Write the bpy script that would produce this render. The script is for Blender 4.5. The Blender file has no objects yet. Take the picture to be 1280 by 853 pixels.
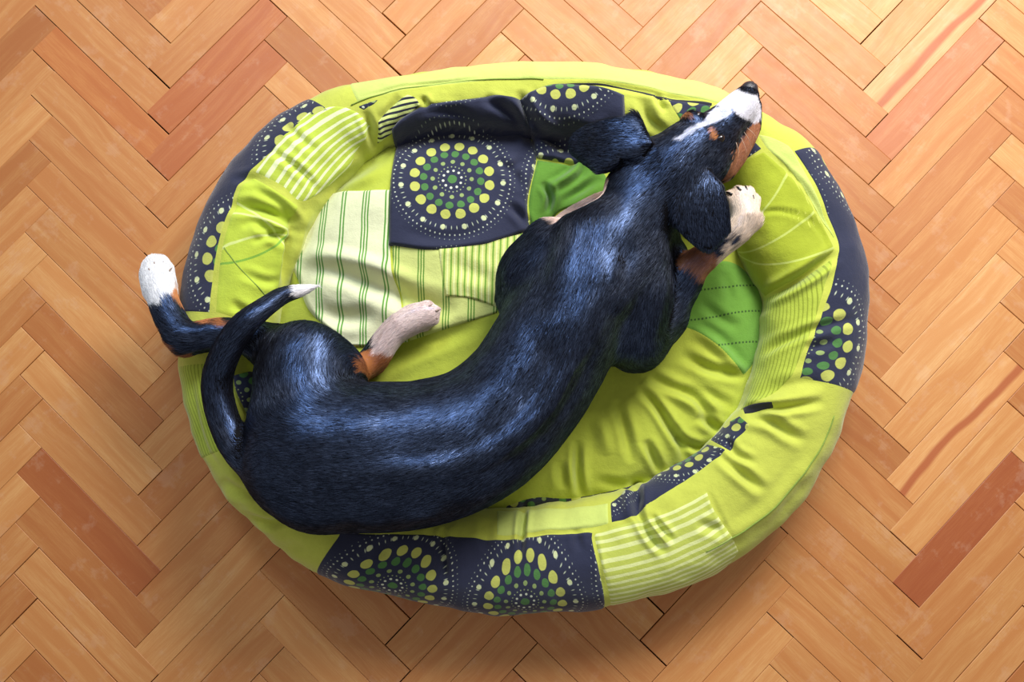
import bpy, math, random
import numpy as np
from mathutils import Vector, Euler

# ------------------------------------------------------------------ camera
F = 1100.0
CAM = np.array([0.7405, -0.4452, 1.2598])
EUL = (0.0976, 0.0218, -0.0218)
sc = bpy.context.scene
col = sc.collection
cam = bpy.data.objects.new('camera', bpy.data.cameras.new('camera'))
cam.location = CAM; cam.rotation_euler = EUL
cam.data.sensor_width = 36; cam.data.lens = 36 * F / 1280; cam.data.clip_start = .02
col.objects.link(cam); sc.camera = cam
RM = np.array(Euler(EUL, 'XYZ').to_matrix())

# ------------------------------------------------------------------ light
sc.view_settings.view_transform = 'Standard'; sc.view_settings.look = 'None'
sc.view_settings.gamma = 1; sc.view_settings.use_curve_mapping = False
sc.view_settings.exposure = 0.08
w = bpy.data.worlds.new('room_light'); sc.world = w; w.use_nodes = True
w.node_tree.nodes['Background'].inputs[0].default_value = (1.0, .97, .94, 1)
w.node_tree.nodes['Background'].inputs[1].default_value = 0.29

def area(name, loc, target, size, size_y, power, color):
    l = bpy.data.lights.new(name, 'AREA'); l.shape = 'RECTANGLE'
    l.size = size; l.size_y = size_y; l.energy = power; l.color = color
    o = bpy.data.objects.new(name, l); o.location = loc
    o.rotation_euler = (Vector(target) - Vector(loc)).to_track_quat('-Z', 'Y').to_euler()
    col.objects.link(o)
    return o
area('window_light', (1.45, 1.0, 1.3), (.8, -.35, 0), .9, .7, 48, (1.0, .98, .96))
area('second_window_light', (.15, 1.3, 1.9), (.7, -.4, 0), .6, .6, 20, (.66, .82, 1.0))

# ------------------------------------------------------------------ helpers
def ray(px, py):
    px = np.asarray(px, float); py = np.asarray(py, float)
    v = np.stack([(px - 640) / F, -(py - 426.5) / F, -np.ones_like(px)], -1)
    return v @ RM.T
def at(px, py, z):
    """the point of height z seen at image point (px, py)"""
    d = ray(px, py)
    t = (z - CAM[2]) / d[..., 2]
    return CAM + d * t[..., None]
def proj(p):
    v = (np.asarray(p) - CAM) @ RM
    return 640 + F * v[..., 0] / -v[..., 2], 426.5 - F * v[..., 1] / -v[..., 2]
def s2l(r, g, b):
    return tuple(((c / 255 + .055) / 1.055) ** 2.4 if c > 10 else c / 255 / 12.92 for c in (r, g, b))

def hash3(i, j, k, seed):
    n = (i.astype(np.int64) * 374761393 + j.astype(np.int64) * 668265263 + k.astype(np.int64) * 2147483647 + seed * 1274126177) & 0xffffffff
    n = ((n ^ (n >> 13)) * 1274126177) & 0xffffffff
    n = ((n ^ (n >> 16)) * 2246822519) & 0xffffffff
    return ((n ^ (n >> 15)) & 0xffffff) / float(0xffffff) * 2 - 1
def noise(p, scale, seed=0):
    q = np.asarray(p) * scale
    i = np.floor(q).astype(np.int64); f = q - i; f = f * f * (3 - 2 * f)
    out = 0
    for a in (0, 1):
        for b in (0, 1):
            for c in (0, 1):
                wgt = (f[..., 0] if a else 1 - f[..., 0]) * (f[..., 1] if b else 1 - f[..., 1]) * (f[..., 2] if c else 1 - f[..., 2])
                out = out + wgt * hash3(i[..., 0] + a, i[..., 1] + b, i[..., 2] + c, seed)
    return out
def noise2(p, scale, seed=0):
    p = np.asarray(p)
    return noise(np.concatenate([p[..., :2], np.zeros_like(p[..., :1])], -1), scale, seed)

def resample(pts, n):
    pts = np.asarray(pts, float)
    d = np.r_[0, np.cumsum(np.linalg.norm(np.diff(pts, axis=0), axis=1))]
    t = np.linspace(0, d[-1], n)
    return np.stack([np.interp(t, d, pts[:, k]) for k in range(pts.shape[1])], 1)
def smooth_poly(pts, n):
    """Catmull-Rom through the points, then n even samples"""
    pts = np.asarray(pts, float)
    if len(pts) < 3: return resample(pts, n)
    P = np.vstack([2 * pts[0] - pts[1], pts, 2 * pts[-1] - pts[-2]])
    out = []
    for i in range(1, len(P) - 2):
        for t in np.linspace(0, 1, 12, endpoint=False):
            a, b, c, d = P[i - 1], P[i], P[i + 1], P[i + 2]
            out.append(.5 * (2 * b + (c - a) * t + (2 * a - 5 * b + 4 * c - d) * t * t + (3 * b - a - 3 * c + d) * t ** 3))
    out.append(pts[-1])
    return resample(out, n)

def fast_mesh(name, V, Q, mat=None, parent=None, uv=None, smooth=True, colr=None):
    V = np.asarray(V, np.float32); Q = np.asarray(Q, np.int32); k = Q.shape[1]
    me = bpy.data.meshes.new(name)
    me.vertices.add(len(V)); me.vertices.foreach_set('co', V.ravel())
    me.loops.add(Q.size); me.loops.foreach_set('vertex_index', Q.ravel())
    me.polygons.add(len(Q))
    me.polygons.foreach_set('loop_start', np.arange(0, Q.size, k, dtype=np.int32))
    me.polygons.foreach_set('loop_total', np.full(len(Q), k, np.int32))
    if smooth: me.polygons.foreach_set('use_smooth', np.ones(len(Q), bool))
    if uv is not None:
        l = me.uv_layers.new(name='UVMap')
        l.data.foreach_set('uv', np.asarray(uv, np.float32)[Q.ravel()].ravel())
    if colr is not None:
        a = me.color_attributes.new('Col', 'FLOAT_COLOR', 'POINT')
        a.data.foreach_set('color', np.asarray(colr, np.float32).ravel())
    me.update(calc_edges=True)
    o = bpy.data.objects.new(name, me); col.objects.link(o)
    if mat: me.materials.append(mat)
    if parent: o.parent = parent
    return o
def grid_quads(nu, nv, wrap_u=False):
    i, j = np.meshgrid(np.arange(nu if wrap_u else nu - 1), np.arange(nv - 1), indexing='ij')
    i2 = (i + 1) % nu
    return np.stack([i * nv + j, i2 * nv + j, i2 * nv + j + 1, i * nv + j + 1], -1).reshape(-1, 4)
def tag(o, label=None, cat=None, group=None, kind=None):
    for k, v in (('label', label), ('category', cat), ('group', group), ('kind', kind)):
        if v: o[k] = v
    return o
def tube(name, pts, rad, mat, parent, nseg=8, n=None, uvs=None):
    pts = np.asarray(pts, float)
    if n: pts = smooth_poly(pts, n)
    rad = np.broadcast_to(np.asarray(rad, float), (len(pts),)) if np.ndim(rad) == 0 or len(rad) == len(pts) else np.interp(np.linspace(0, 1, len(pts)), np.linspace(0, 1, len(rad)), rad)
    T = np.gradient(pts, axis=0); T /= np.linalg.norm(T, axis=1)[:, None] + 1e-12
    up = np.array([0, 0, 1.0]); A = np.cross(T, up); A /= np.linalg.norm(A, axis=1)[:, None] + 1e-9; B = np.cross(A, T)
    a = np.linspace(0, 2 * np.pi, nseg, endpoint=False)
    V = pts[:, None] + rad[:, None, None] * (np.cos(a)[None, :, None] * A[:, None] + np.sin(a)[None, :, None] * B[:, None])
    i, j = np.meshgrid(np.arange(len(pts) - 1), np.arange(nseg), indexing='ij'); j2 = (j + 1) % nseg
    Q = np.stack([i * nseg + j, i * nseg + j2, (i + 1) * nseg + j2, (i + 1) * nseg + j], -1).reshape(-1, 4)
    V = V.reshape(-1, 3); n0 = len(V)
    V = np.vstack([V, pts[:1], pts[-1:]])
    cap = [[n0, (k + 1) % nseg, k, n0] for k in range(nseg)]
    b = (len(pts) - 1) * nseg
    # caps as quads with a doubled centre would be degenerate: triangles in a second pass
    me_o = bpy.data.meshes.new(name)
    faces = [tuple(q) for q in Q] + [(n0, (k + 1) % nseg, k) for k in range(nseg)] + [(n0 + 1, b + k, b + (k + 1) % nseg) for k in range(nseg)]
    me_o.from_pydata([tuple(v) for v in V], [], faces)
    me_o.polygons.foreach_set('use_smooth', [True] * len(me_o.polygons))
    if mat: me_o.materials.append(mat)
    o = bpy.data.objects.new(name, me_o); col.objects.link(o); o.parent = parent
    return o

# ------------------------------------------------------------------ node helper
class NT:
    def __init__(s, name):
        s.m = bpy.data.materials.new(name); s.m.use_nodes = True
        s.t = s.m.node_tree; s.b = s.t.nodes['Principled BSDF']
    def n(s, typ, **kw):
        nd = s.t.nodes.new(typ)
        for k, v in kw.items(): setattr(nd, k, v)
        return nd
    def put(s, sock, v):
        if isinstance(v, bpy.types.NodeSocket): s.t.links.new(v, sock)
        else:
            if isinstance(v, tuple) and len(v) == 3 and sock.type == 'RGBA': v = (*v, 1)
            sock.default_value = v
    def math(s, op, a, b=0.0, c=None, clamp=False):
        nd = s.n('ShaderNodeMath', operation=op, use_clamp=clamp)
        s.put(nd.inputs[0], a); s.put(nd.inputs[1], b)
        if c is not None: s.put(nd.inputs[2], c)
        return nd.outputs[0]
    def mix(s, f, a, b):
        nd = s.n('ShaderNodeMix', data_type='RGBA')
        s.put(nd.inputs[0], f); s.put(nd.inputs[6], a); s.put(nd.inputs[7], b)
        return nd.outputs[2]
    def noise(s, vec, scale, detail=3, rough=.5, dist=0.0):
        nd = s.n('ShaderNodeTexNoise'); s.put(nd.inputs['Vector'], vec)
        nd.inputs['Scale'].default_value = scale; nd.inputs['Detail'].default_value = detail
        nd.inputs['Roughness'].default_value = rough; nd.inputs['Distortion'].default_value = dist
        return nd.outputs[0]
    def vmul(s, vec, v):
        nd = s.n('ShaderNodeVectorMath', operation='MULTIPLY'); s.put(nd.inputs[0], vec); s.put(nd.inputs[1], v)
        return nd.outputs[0]
    def vadd(s, vec, v):
        nd = s.n('ShaderNodeVectorMath', operation='ADD'); s.put(nd.inputs[0], vec); s.put(nd.inputs[1], v)
        return nd.outputs[0]
    def smooth(s, x, lo, hi):   # 1 below lo .. 0 above hi
        nd = s.n('ShaderNodeMapRange', interpolation_type='SMOOTHSTEP'); s.put(nd.inputs[0], x)
        for i, v in ((1, lo), (2, hi), (3, 1.0), (4, 0.0)): s.put(nd.inputs[i], v)
        return nd.outputs[0]
    def bump(s, h, strength, dist):
        nd = s.n('ShaderNodeBump'); nd.inputs['Strength'].default_value = strength
        nd.inputs['Distance'].default_value = dist; s.put(nd.inputs['Height'], h)
        s.put(s.b.inputs['Normal'], nd.outputs[0])

# ------------------------------------------------------------------ floor: herringbone parquet
PW, PL = 0.05, 0.25
def plank_material():
    m = NT('varnished_beech')
    oi = m.n('ShaderNodeObjectInfo'); tc = m.n('ShaderNodeTexCoord')
    off = m.vmul(m.n('ShaderNodeCombineXYZ').outputs[0], (1, 1, 1))
    cx = m.n('ShaderNodeCombineXYZ')
    m.put(cx.inputs[0], m.math('MULTIPLY', oi.outputs['Random'], 37.0)); m.put(cx.inputs[1], m.math('MULTIPLY', oi.outputs['Random'], 91.0)); m.put(cx.inputs[2], m.math('MULTIPLY', oi.outputs['Random'], 53.0))
    P = m.vadd(tc.outputs['Object'], cx.outputs[0])
    warp = m.noise(P, 5, 2)
    P2 = m.vmul(P, (1.0, 16.0, 1.0))
    cw = m.n('ShaderNodeCombineXYZ'); m.put(cw.inputs[1], m.math('MULTIPLY', warp, .6))
    P3 = m.vadd(P2, cw.outputs[0])
    broad = m.noise(P3, 4.5, 3, .55)
    fine = m.noise(m.vmul(P, (3.0, 55.0, 1.0)), 12, 3, .6)
    flecks = m.noise(m.vmul(P, (30.0, 200.0, 1.0)), 6, 2, .6)
    blot = m.noise(P, 14, 3, .6)
    base = oi.outputs['Color']
    dark = m.mix(1.0, base, base)
    mul = m.n('ShaderNodeMix', data_type='RGBA', blend_type='MULTIPLY'); mul.inputs[0].default_value = 1
    m.put(mul.inputs[6], base); m.put(mul.inputs[7], s2l(232, 205, 180)); dk = mul.outputs[2]
    c = m.mix(m.smooth(broad, .62, .35), dk, base)
    c = m.mix(m.math('MULTIPLY', m.smooth(broad, .62, .50), .0), c, base)
    c = m.mix(m.math('MULTIPLY', m.smooth(fine, .60, .40), .55), c, dk)
    c = m.mix(m.math('MULTIPLY', m.smooth(flecks, .40, .25), .35), c, dk)
    c = m.mix(m.math('MULTIPLY', m.smooth(blot, .58, .42), .22), c, dk)
    c = m.mix(m.math('MULTIPLY', m.smooth(m.noise(P, 22, 5, .7), .34, .46), .14), c, s2l(226, 190, 158))
    # darker heart streak, on planks whose object alpha is below one
    sep = m.n('ShaderNodeSeparateXYZ'); m.put(sep.inputs[0], tc.outputs['Object'])
    yy = m.math('ADD', sep.outputs[1], m.math('MULTIPLY', m.math('SUBTRACT', m.noise(P, 6, 2), .5), .03))
    streak = m.smooth(m.math('ABSOLUTE', m.math('SUBTRACT', yy, .004)), .0025, .0085)
    st = m.math('MULTIPLY', streak, m.math('SUBTRACT', 1.0, oi.outputs['Alpha']))
    c = m.mix(st, c, s2l(178, 96, 48))
    m.put(m.b.inputs['Base Color'], c)
    worn = m.noise(tc.outputs['Object'], 30, 4, .6)
    m.put(m.b.inputs['Roughness'], m.math('MULTIPLY_ADD', worn, .25, .44))
    m.b.inputs['Specular IOR Level'].default_value = .7
    m.bump(m.math('ADD', fine, m.math('MULTIPLY', worn, .5)), .12, .0006)
    return m.m
def build_floor():
    mat = plank_material()
    sub = NT('dark_subfloor'); sub.b.inputs['Base Color'].default_value = (*s2l(60, 32, 16), 1); sub.b.inputs['Roughness'].default_value = .9
    x0, x1, y0, y1 = -.35, 1.85, -1.35, .5
    V = [(x0, y0, -.016), (x1, y0, -.016), (x1, y1, -.016), (x0, y1, -.016)]
    V += [(x, y, -.03) for x, y, z in V]
    Q = [(0, 1, 2, 3), (7, 6, 5, 4), (0, 4, 5, 1), (1, 5, 6, 2), (2, 6, 7, 3), (3, 7, 4, 0)]
    fl = fast_mesh('floor', V, Q, sub.m, smooth=False); fl['kind'] = 'structure'
    # three plank meshes of slightly different length and width, shared by all planks
    meshes = []
    for k, (dl, dw) in enumerate(((0, 0), (.0003, .0001), (.0006, .0003))):
        L2, W2, b = PL / 2 - .00035 - dl, PW / 2 - .00028 - dw, .0006
        V = []
        for z, e in ((-.0155, 0), (-b * .6, 0), (0, b)):
            V += [(-L2 + e, -W2 + e, z), (L2 - e, -W2 + e, z), (L2 - e, W2 - e, z), (-L2 + e, W2 - e, z)]
        Q = [(3, 2, 1, 0), (8, 9, 10, 11)]
        for s in (0, 4):
            for i in range(4): Q.append((s + i, s + (i + 1) % 4, s + 4 + (i + 1) % 4, s + 4 + i))
        me = bpy.data.meshes.new('plank'); me.from_pydata(V, [], Q); me.materials.append(mat); meshes.append(me)
    # measured drift of the laid rows: lattice column, row, image residual in pixels
    res = np.array(RESID, float)
    W = PW * 2 ** .5; L = PL * 2 ** .5
    rx, ry = res[:, 0] * L, -res[:, 1] * W
    rnd = random.Random(7)
    e_u = np.array([math.cos(-math.pi / 4), math.sin(-math.pi / 4)])   # along the "\" planks
    e_v = np.array([math.cos(math.pi / 4), math.sin(math.pi / 4)])
    count = 0
    for cn in range(-2, 6):
        for k in range(-14, 24):
            for kind in (0, 1):
                if kind == 0: u, v, ang = k * PW + PL / 2, -k * PW + PW / 2, -math.pi / 4
                else: u, v, ang = PL + k * PW + PW / 2, -k * PW + PL / 2, math.pi / 4
                u += cn * PL; v += cn * PL
                p = u * e_u + v * e_v
                wgt = 1 / ((rx - p[0]) ** 2 + (ry - p[1]) ** 2 + .02) ** 1.3
                d = (wgt[:, None] * res[:, 2:4]).sum(0) / wgt.sum() * .00114
                q = np.array([p[0] - d[0], p[1] + d[1], 0])
                X, Y = proj(q)
                if not (-190 < X < 1470 and -170 < Y < 1023): continue
                o = bpy.data.objects.new('plank', meshes[rnd.choice((0, 0, 0, 1, 2))])
                o.location = (q[0], q[1], rnd.uniform(-.0003, 0.0))
                o.rotation_euler = (rnd.uniform(-.002, .002), rnd.uniform(-.0012, .0012), ang + (math.pi if rnd.random() < .5 else 0))
                t = rnd.random()
                a, b = s2l(196, 133, 72), s2l(226, 171, 106)
                cc = [a[i] * (1 - t) + b[i] * t for i in range(3)]
                if rnd.random() < .10: cc = [cc[i] * f for i, f in enumerate((.88, .84, .78))]
                al = 1.0
                for (ax, ay, r_, g_, b_, s_) in PLANK_TONES:
                    if abs(ax - X) < 26 and abs(ay - Y) < 26 and math.hypot(ax - X, ay - Y) < 26 and kind == (0 if s_ in (0, 2) else 1):
                        cc = s2l(r_, g_, b_)
                        al = 1.0 if s_ < 2 else 0.0
                o.color = (*cc, al)
                o.parent = fl; col.objects.link(o); count += 1
    print('planks', count)
RESID = []
PLANK_TONES = [
 # image x, y of the plank's middle, its colour (bed shade painted into the dark ones beside the bed), 0/1 run of the plank (2/3: with a dark heart streak)
 (1202,660,176,100,50,1), (1163,52,232,178,122,3), (1165,112,204,136,88,1), (255,110,190,118,62,1), (262,70,196,122,66,1), (265,140,196,124,70,1),
 (130,110,204,132,68,0), (95,560,190,118,58,0), (120,640,182,110,54,0), (722,800,160,100,52,0), (1193,533,232,178,114,3),
 (1180,420,232,182,120,1), (1060,60,224,164,112,0), (1110,60,220,158,106,0), (60,90,182,112,60,1), (30,150,196,130,70,1), (400,70,196,118,64,0),
 (340,60,200,124,66,0), (1010,560,206,140,88,0), (1060,600,212,146,96,0), (1230,190,236,186,132,0), (180,520,176,102,50,1), (240,590,166,92,44,1),
]
#RESID_BEGIN
RESID = [(0,-2,-8,-9),(0,-1,-4.5,-6),(0,0,-1.4,-3.3),(0,1,-1.7,-2.4),(0,2,.3,-.8),(0,3,-.6,.5),(0,4,.4,-.7),(0,5,.9,-.2),(0,6,1.4,.4),(0,8,-.8,.3),(0,9,-.8,1.5),(0,10,-1.6,2.4),
 (1,-2,.7,.6),(1,-1,.3,.7),(1,0,-.1,1.3),(1,9,2.5,-2),(1,10,2,-1.5),(2,-2,-3.4,1.6),(3,-2,-2.7,1.5),(3,-1,.1,2.1),(3,9,-1,-2.1),(3,10,-.8,-1.2),(3,11,-1,-.1),(2,10,.8,-2.4),
 (4,-2,-1.7,-2.7),(4,-1,-.3,-.9),(4,0,.2,.5),(4,1,-1.3,-1.4),(4,2,1.6,.2),(4,3,1.3,.1),(4,4,-.5,2.1),(4,5,.8,2.2),(4,6,1,-.9),(4,7,.8,1.2),(4,10,3.1,4.7)]
build_floor()

# ------------------------------------------------------------------ dog shape: smooth union of tapered limbs on a voxel grid
VOX = 0.0026
G0 = np.array([0.07, -0.78, 0.02]); G1 = np.array([1.10, 0.02, 0.27])
# bones: name, blend(m), z flatten, points (px, py, z, radius px), direction of hair (+1 along, -1 against the listed order)
BONES = [
 ('torso', .030, .90, [(770,318,.135,50),(738,352,.140,74),(700,415,.145,76),(655,488,.150,78),(600,540,.152,84),(530,566,.155,90),(455,572,.160,92),(395,575,.160,80),(358,590,.158,48)], 1),
 ('withers', .030, 1, [(752,290,.168,34),(745,350,.182,34),(720,410,.182,38)], 1),
 ('shoulder', .022, 1, [(812,330,.150,28),(800,372,.150,38),(790,415,.130,40)], 1),
 ('upper_arm', .016, 1, [(790,435,.110,30),(800,428,.112,34),(826,398,.116,29)], 1),
 ('forearm', .014, 1, [(826,398,.116,29),(850,360,.126,24),(866,335,.136,20),(893,312,.147,17),(918,293,.152,16),(933,276,.153,17)], 1),
 ('paw_front', .008, 1, [(934,275,.151,16),(930,262,.150,17),(926,254,.147,15)], 1),
 ('left_shoulder', .020, 1, [(690,310,.140,38),(662,340,.130,38),(648,368,.120,29)], 1),
 ('left_forearm', .008, 1, [(650,372,.095,22),(680,318,.095,20),(706,284,.100,17),(738,260,.100,13),(760,250,.100,12)], 1),
 ('scapula', .014, 1, [(724,288,.178,24),(712,330,.190,20),(704,380,.190,18)], 1),
 ('right_scapula', .014, 1, [(806,322,.168,22),(790,340,.186,20),(768,372,.192,20)], 1),
 ('spine', .016, 1, [(760,340,.205,14),(722,430,.214,12),(672,520,.217,12),(590,575,.222,12),(500,590,.230,12),(420,592,.226,12)], 1),
 ('chest_side', .016, 1, [(815,290,.125,28),(836,312,.118,20)], 1),
 ('ruff', .020, 1, [(812,200,.165,26),(786,232,.160,28)], 1),
 ('rump', .030, 1, [(398,612,.165,46),(365,575,.160,44),(350,530,.152,36)], 1),
 ('thigh', .024, .95, [(400,560,.160,70),(380,490,.150,62),(378,455,.145,52)], 1),
 ('thigh_front', .020, 1, [(380,462,.145,50),(415,462,.138,38),(432,470,.125,26)], 1),
 ('knee', .012, 1, [(428,470,.115,24),(447,462,.105,16)], 1),
 ('hind_foot', .010, 1, [(448,462,.095,15),(464,452,.095,18),(490,418,.100,17),(515,400,.100,19),(533,394,.100,16)], 1),
 ('out_leg', .014, .9, [(350,440,.125,34),(310,422,.138,22),(275,418,.145,20),(240,422,.147,20),(222,412,.145,20),(208,386,.138,19),(200,360,.130,19)], 1),
 ('out_hock', .010, 1, [(232,428,.145,17),(226,424,.145,16)], 1),
 ('out_paw', .010, .9, [(200,362,.125,20),(197,347,.120,22),(196,337,.114,19)], 1),
 ('tail', .008, 1, [(372,600,.182,28),(345,600,.176,25),(318,582,.168,22),(293,552,.162,20.5),(277,515,.162,19),(272,478,.168,18.5),(282,442,.182,18),(302,410,.190,16.5),(328,387,.180,13),(352,371,.165,10.5),(374,364,.155,8),(396,358,.150,2.5)], 1),
 ('neck', .026, 1, [(838,228,.168,42),(812,256,.160,44),(780,296,.155,52)], 1),
 ('skull', .020, 1, [(890,180,.165,30),(866,190,.172,42),(850,206,.170,42)], 1),
 ('cheek', .012, 1, [(896,190,.165,24),(886,203,.172,27)], 1),
 ('muzzle', .012, .95, [(934,120,.158,15),(926,133,.158,21),(908,152,.162,25),(888,172,.166,31)], 1),
 ('lower_jaw', .008, 1, [(938,134,.142,14),(934,155,.138,17),(915,186,.140,22),(900,205,.142,24)], 1),
 ('brow', .008, 1, [(862,147,.192,9),(870,150,.190,10)], 1),
 ('brow2', .008, 1, [(890,170,.192,9),(884,176,.192,10)], 1),
]
# toes: (px,py,z,r) pairs
TOES = [
 [(920,256,.150,9),(913,245,.147,8)], [(928,252,.153,9.5),(924,240,.150,8.5)], [(936,253,.151,9),(936,241,.149,8.5)], [(942,260,.147,8),(944,250,.143,7.5)],
 [(190,345,.122,9),(184,334,.112,8)], [(196,340,.126,9),(192,327,.116,9)], [(203,341,.124,9),(202,328,.114,9)], [(209,348,.118,8),(211,338,.108,8)],
 [(525,388,.108,9),(533,383,.103,8)], [(532,392,.109,9),(543,389,.103,8)], [(530,401,.104,9),(541,400,.099,7.5)], [(521,407,.1,8),(530,408,.095,7)],
]
# flat ears: outline (px), root (px,py,z), tip z, thickness
EARS = [
 ([(800,152),(792,141),(784,149),(762,147),(738,148),(722,154),(712,168),(714,184),(730,203),(748,220),(762,218),(778,206),(800,206),(815,190)], (806,180,.196), (722,180,.150), .0055),
 ([(858,208),(846,224),(837,250),(838,280),(856,298),(874,311),(889,316),(899,306),(915,288),(911,262),(902,232),(886,214)], (868,214,.198), (893,308,.184), .0055),
]
def build_sdf():
    nx, ny, nz = (np.ceil((G1 - G0) / VOX)).astype(int) + 1
    S = np.full((nx, ny, nz), .08, np.float32)
    ax = [G0[k] + VOX * np.arange(n) for k, n in enumerate((nx, ny, nz))]
    bones3 = []
    def merge(dfun, lo, hi, k):
        i0 = np.maximum(((lo - G0) / VOX).astype(int) - 1, 0); i1 = np.minimum(((hi - G0) / VOX).astype(int) + 2, (nx, ny, nz))
        sl = tuple(slice(i0[a], i1[a]) for a in range(3))
        X, Y, Z = np.meshgrid(*[ax[a][sl[a]].astype(np.float32) for a in range(3)], indexing='ij')
        d = dfun(X, Y, Z); s = S[sl]
        h = np.clip(.5 + .5 * (s - d) / k, 0, 1)
        S[sl] = s * (1 - h) + d * h - k * h * (1 - h)
    def cone(a, b, ra, rb, fz):
        ab = b - a; L2 = float(ab @ ab) + 1e-9
        def f(X, Y, Z):
            h = np.clip(((X - a[0]) * ab[0] + (Y - a[1]) * ab[1] + (Z - a[2]) * ab[2]) / L2, 0, 1)
            return np.sqrt((X - a[0] - h * ab[0]) ** 2 + (Y - a[1] - h * ab[1]) ** 2 + ((Z - a[2] - h * ab[2]) / fz) ** 2) - (ra + (rb - ra) * h)
        return f
    for name, k, fz, pts, sgn in BONES:
        P = np.array([at(p[0], p[1], p[2]) for p in pts]); R = np.array([p[3] * (CAM[2] - p[2]) / F for p in pts])
        # one chain is first united with itself by plain min, via many fine segments
        n = max(len(pts) * 9, 10) if len(pts) > 2 else 3
        C = smooth_poly(np.c_[P, R], n) if len(pts) > 2 else resample(np.c_[P, R], 3)
        segs = [cone(C[i, :3], C[i + 1, :3], C[i, 3], C[i + 1, 3], fz) for i in range(len(C) - 1)]
        m = C[:, 3].max() + k + .012
        merge(lambda X, Y, Z: np.minimum.reduce([s(X, Y, Z) for s in segs]), C[:, :3].min(0) - m, C[:, :3].max(0) + m, k)
        bones3.append((name, C[:, :3], C[:, 3], sgn))
    for t in TOES:
        P = np.array([at(*p[:3]) for p in t]); R = [p[3] * (CAM[2] - p[2]) / F for p in t]
        merge(cone(P[0], P[1], R[0], R[1], 1), P.min(0) - .02, P.max(0) + .02, .003)
    for out, root, tip, th in EARS:
        r3, t3 = at(*root), at(*tip)
        zc = (root[2] + tip[2]) / 2
        O = np.array([at(p[0], p[1], zc) for p in out])[:, :2]
        ax_ = (t3 - r3)[:2]; L = np.linalg.norm(ax_); ax_ /= L
        perp = np.array([-ax_[1], ax_[0]])
        def f(X, Y, Z):
            sh = X[:, :, 0]; P2 = np.stack([X[:, :, 0], Y[:, :, 0]], -1)
            d = np.full(sh.shape, 1e9); sgn = np.ones(sh.shape)
            for i in range(len(O)):
                a, b = O[i], O[i - 1]; e = b - a; wv = P2 - a
                bb = wv - e * np.clip((wv @ e) / (e @ e), 0, 1)[..., None]
                d = np.minimum(d, (bb ** 2).sum(-1))
                c1 = P2[..., 1] >= a[1]; c2 = P2[..., 1] < b[1]; c3 = e[0] * wv[..., 1] > e[1] * wv[..., 0]
                flip = (c1 & c2 & c3) | (~c1 & ~c2 & ~c3); sgn = np.where(flip, -sgn, sgn)
            d = np.sqrt(d) * sgn
            tt = ((P2 - r3[:2]) @ ax_) / L; ss = ((P2 - r3[:2]) @ perp)
            h = r3[2] + (t3[2] - r3[2]) * np.clip(tt, -.2, 1.1) ** 1.0 - 3.2 * ss ** 2 + .010 * np.sin(np.clip(tt, 0, 1) * np.pi)
            thk = (th * (1 + .4 * (1 - np.clip(tt, 0, 1))))[..., None]
            dz = np.abs(Z - h[..., None]) - thk * .4
            d2 = d[..., None] + thk * .8
            return np.sqrt(np.maximum(d2, 0) ** 2 + np.maximum(dz, 0) ** 2) + np.minimum(np.maximum(d2, dz), 0) - thk * .6
        lo = np.r_[O.min(0) - .02, min(root[2], tip[2]) - .04]; hi = np.r_[O.max(0) + .02, max(root[2], tip[2]) + .04]
        merge(f, lo, hi, .006)
        mid = (r3 + t3) / 2 + (0, 0, .008)
        bones3.append(('ear', np.array([r3, mid, t3]), np.array([.012, .028, .012]), 1))
    return S, bones3
def surface_nets(S):
    nx, ny, nz = S.shape
    ins = S < 0
    c = [ins[a:nx - 1 + a, b:ny - 1 + b, d:nz - 1 + d] for a in (0, 1) for b in (0, 1) for d in (0, 1)]
    cnt = sum(x.astype(np.int8) for x in c)
    act = (cnt > 0) & (cnt < 8)
    idx = np.full(act.shape, -1, np.int64); cells = np.argwhere(act); idx[act] = np.arange(len(cells))
    acc = np.zeros((len(cells), 3)); n = np.zeros(len(cells))
    cor = [(a, b, d) for a in (0, 1) for b in (0, 1) for d in (0, 1)]
    for p in cor:
        for q in cor:
            if sum(abs(p[i] - q[i]) for i in range(3)) == 1 and p < q:
                A = S[cells[:, 0] + p[0], cells[:, 1] + p[1], cells[:, 2] + p[2]]; B = S[cells[:, 0] + q[0], cells[:, 1] + q[1], cells[:, 2] + q[2]]
                m = (A < 0) != (B < 0); t = np.where(m, A / (A - B + 1e-12), 0)
                P = np.array(p) + t[:, None] * (np.array(q) - np.array(p))
                acc[m] += P[m]; n[m] += 1
    V = cells + acc / n[:, None]
    Q = []
    for a in range(3):
        b, d = (a + 1) % 3, (a + 2) % 3
        s0 = [slice(None)] * 3; s1 = [slice(None)] * 3
        s0[a] = slice(0, -1); s1[a] = slice(1, None)
        e = np.argwhere(ins[tuple(s0)] != ins[tuple(s1)])
        e = e[(e[:, b] > 0) & (e[:, d] > 0) & (e[:, b] < S.shape[b] - 1) & (e[:, d] < S.shape[d] - 1)]
        def cell(db, dd):
            x = e.copy(); x[:, b] -= db; x[:, d] -= dd
            return idx[x[:, 0], x[:, 1], x[:, 2]]
        q = np.stack([cell(1, 1), cell(0, 1), cell(0, 0), cell(1, 0)], 1)
        flip = ~ins[e[:, 0], e[:, 1], e[:, 2]]
        q[flip] = q[flip][:, ::-1]
        Q.append(q)
    Q = np.vstack(Q)
    assert (Q >= 0).all()
    return V * VOX + G0, Q
SDF, BONES3 = build_sdf()
DV, DQ = surface_nets(SDF)
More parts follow.
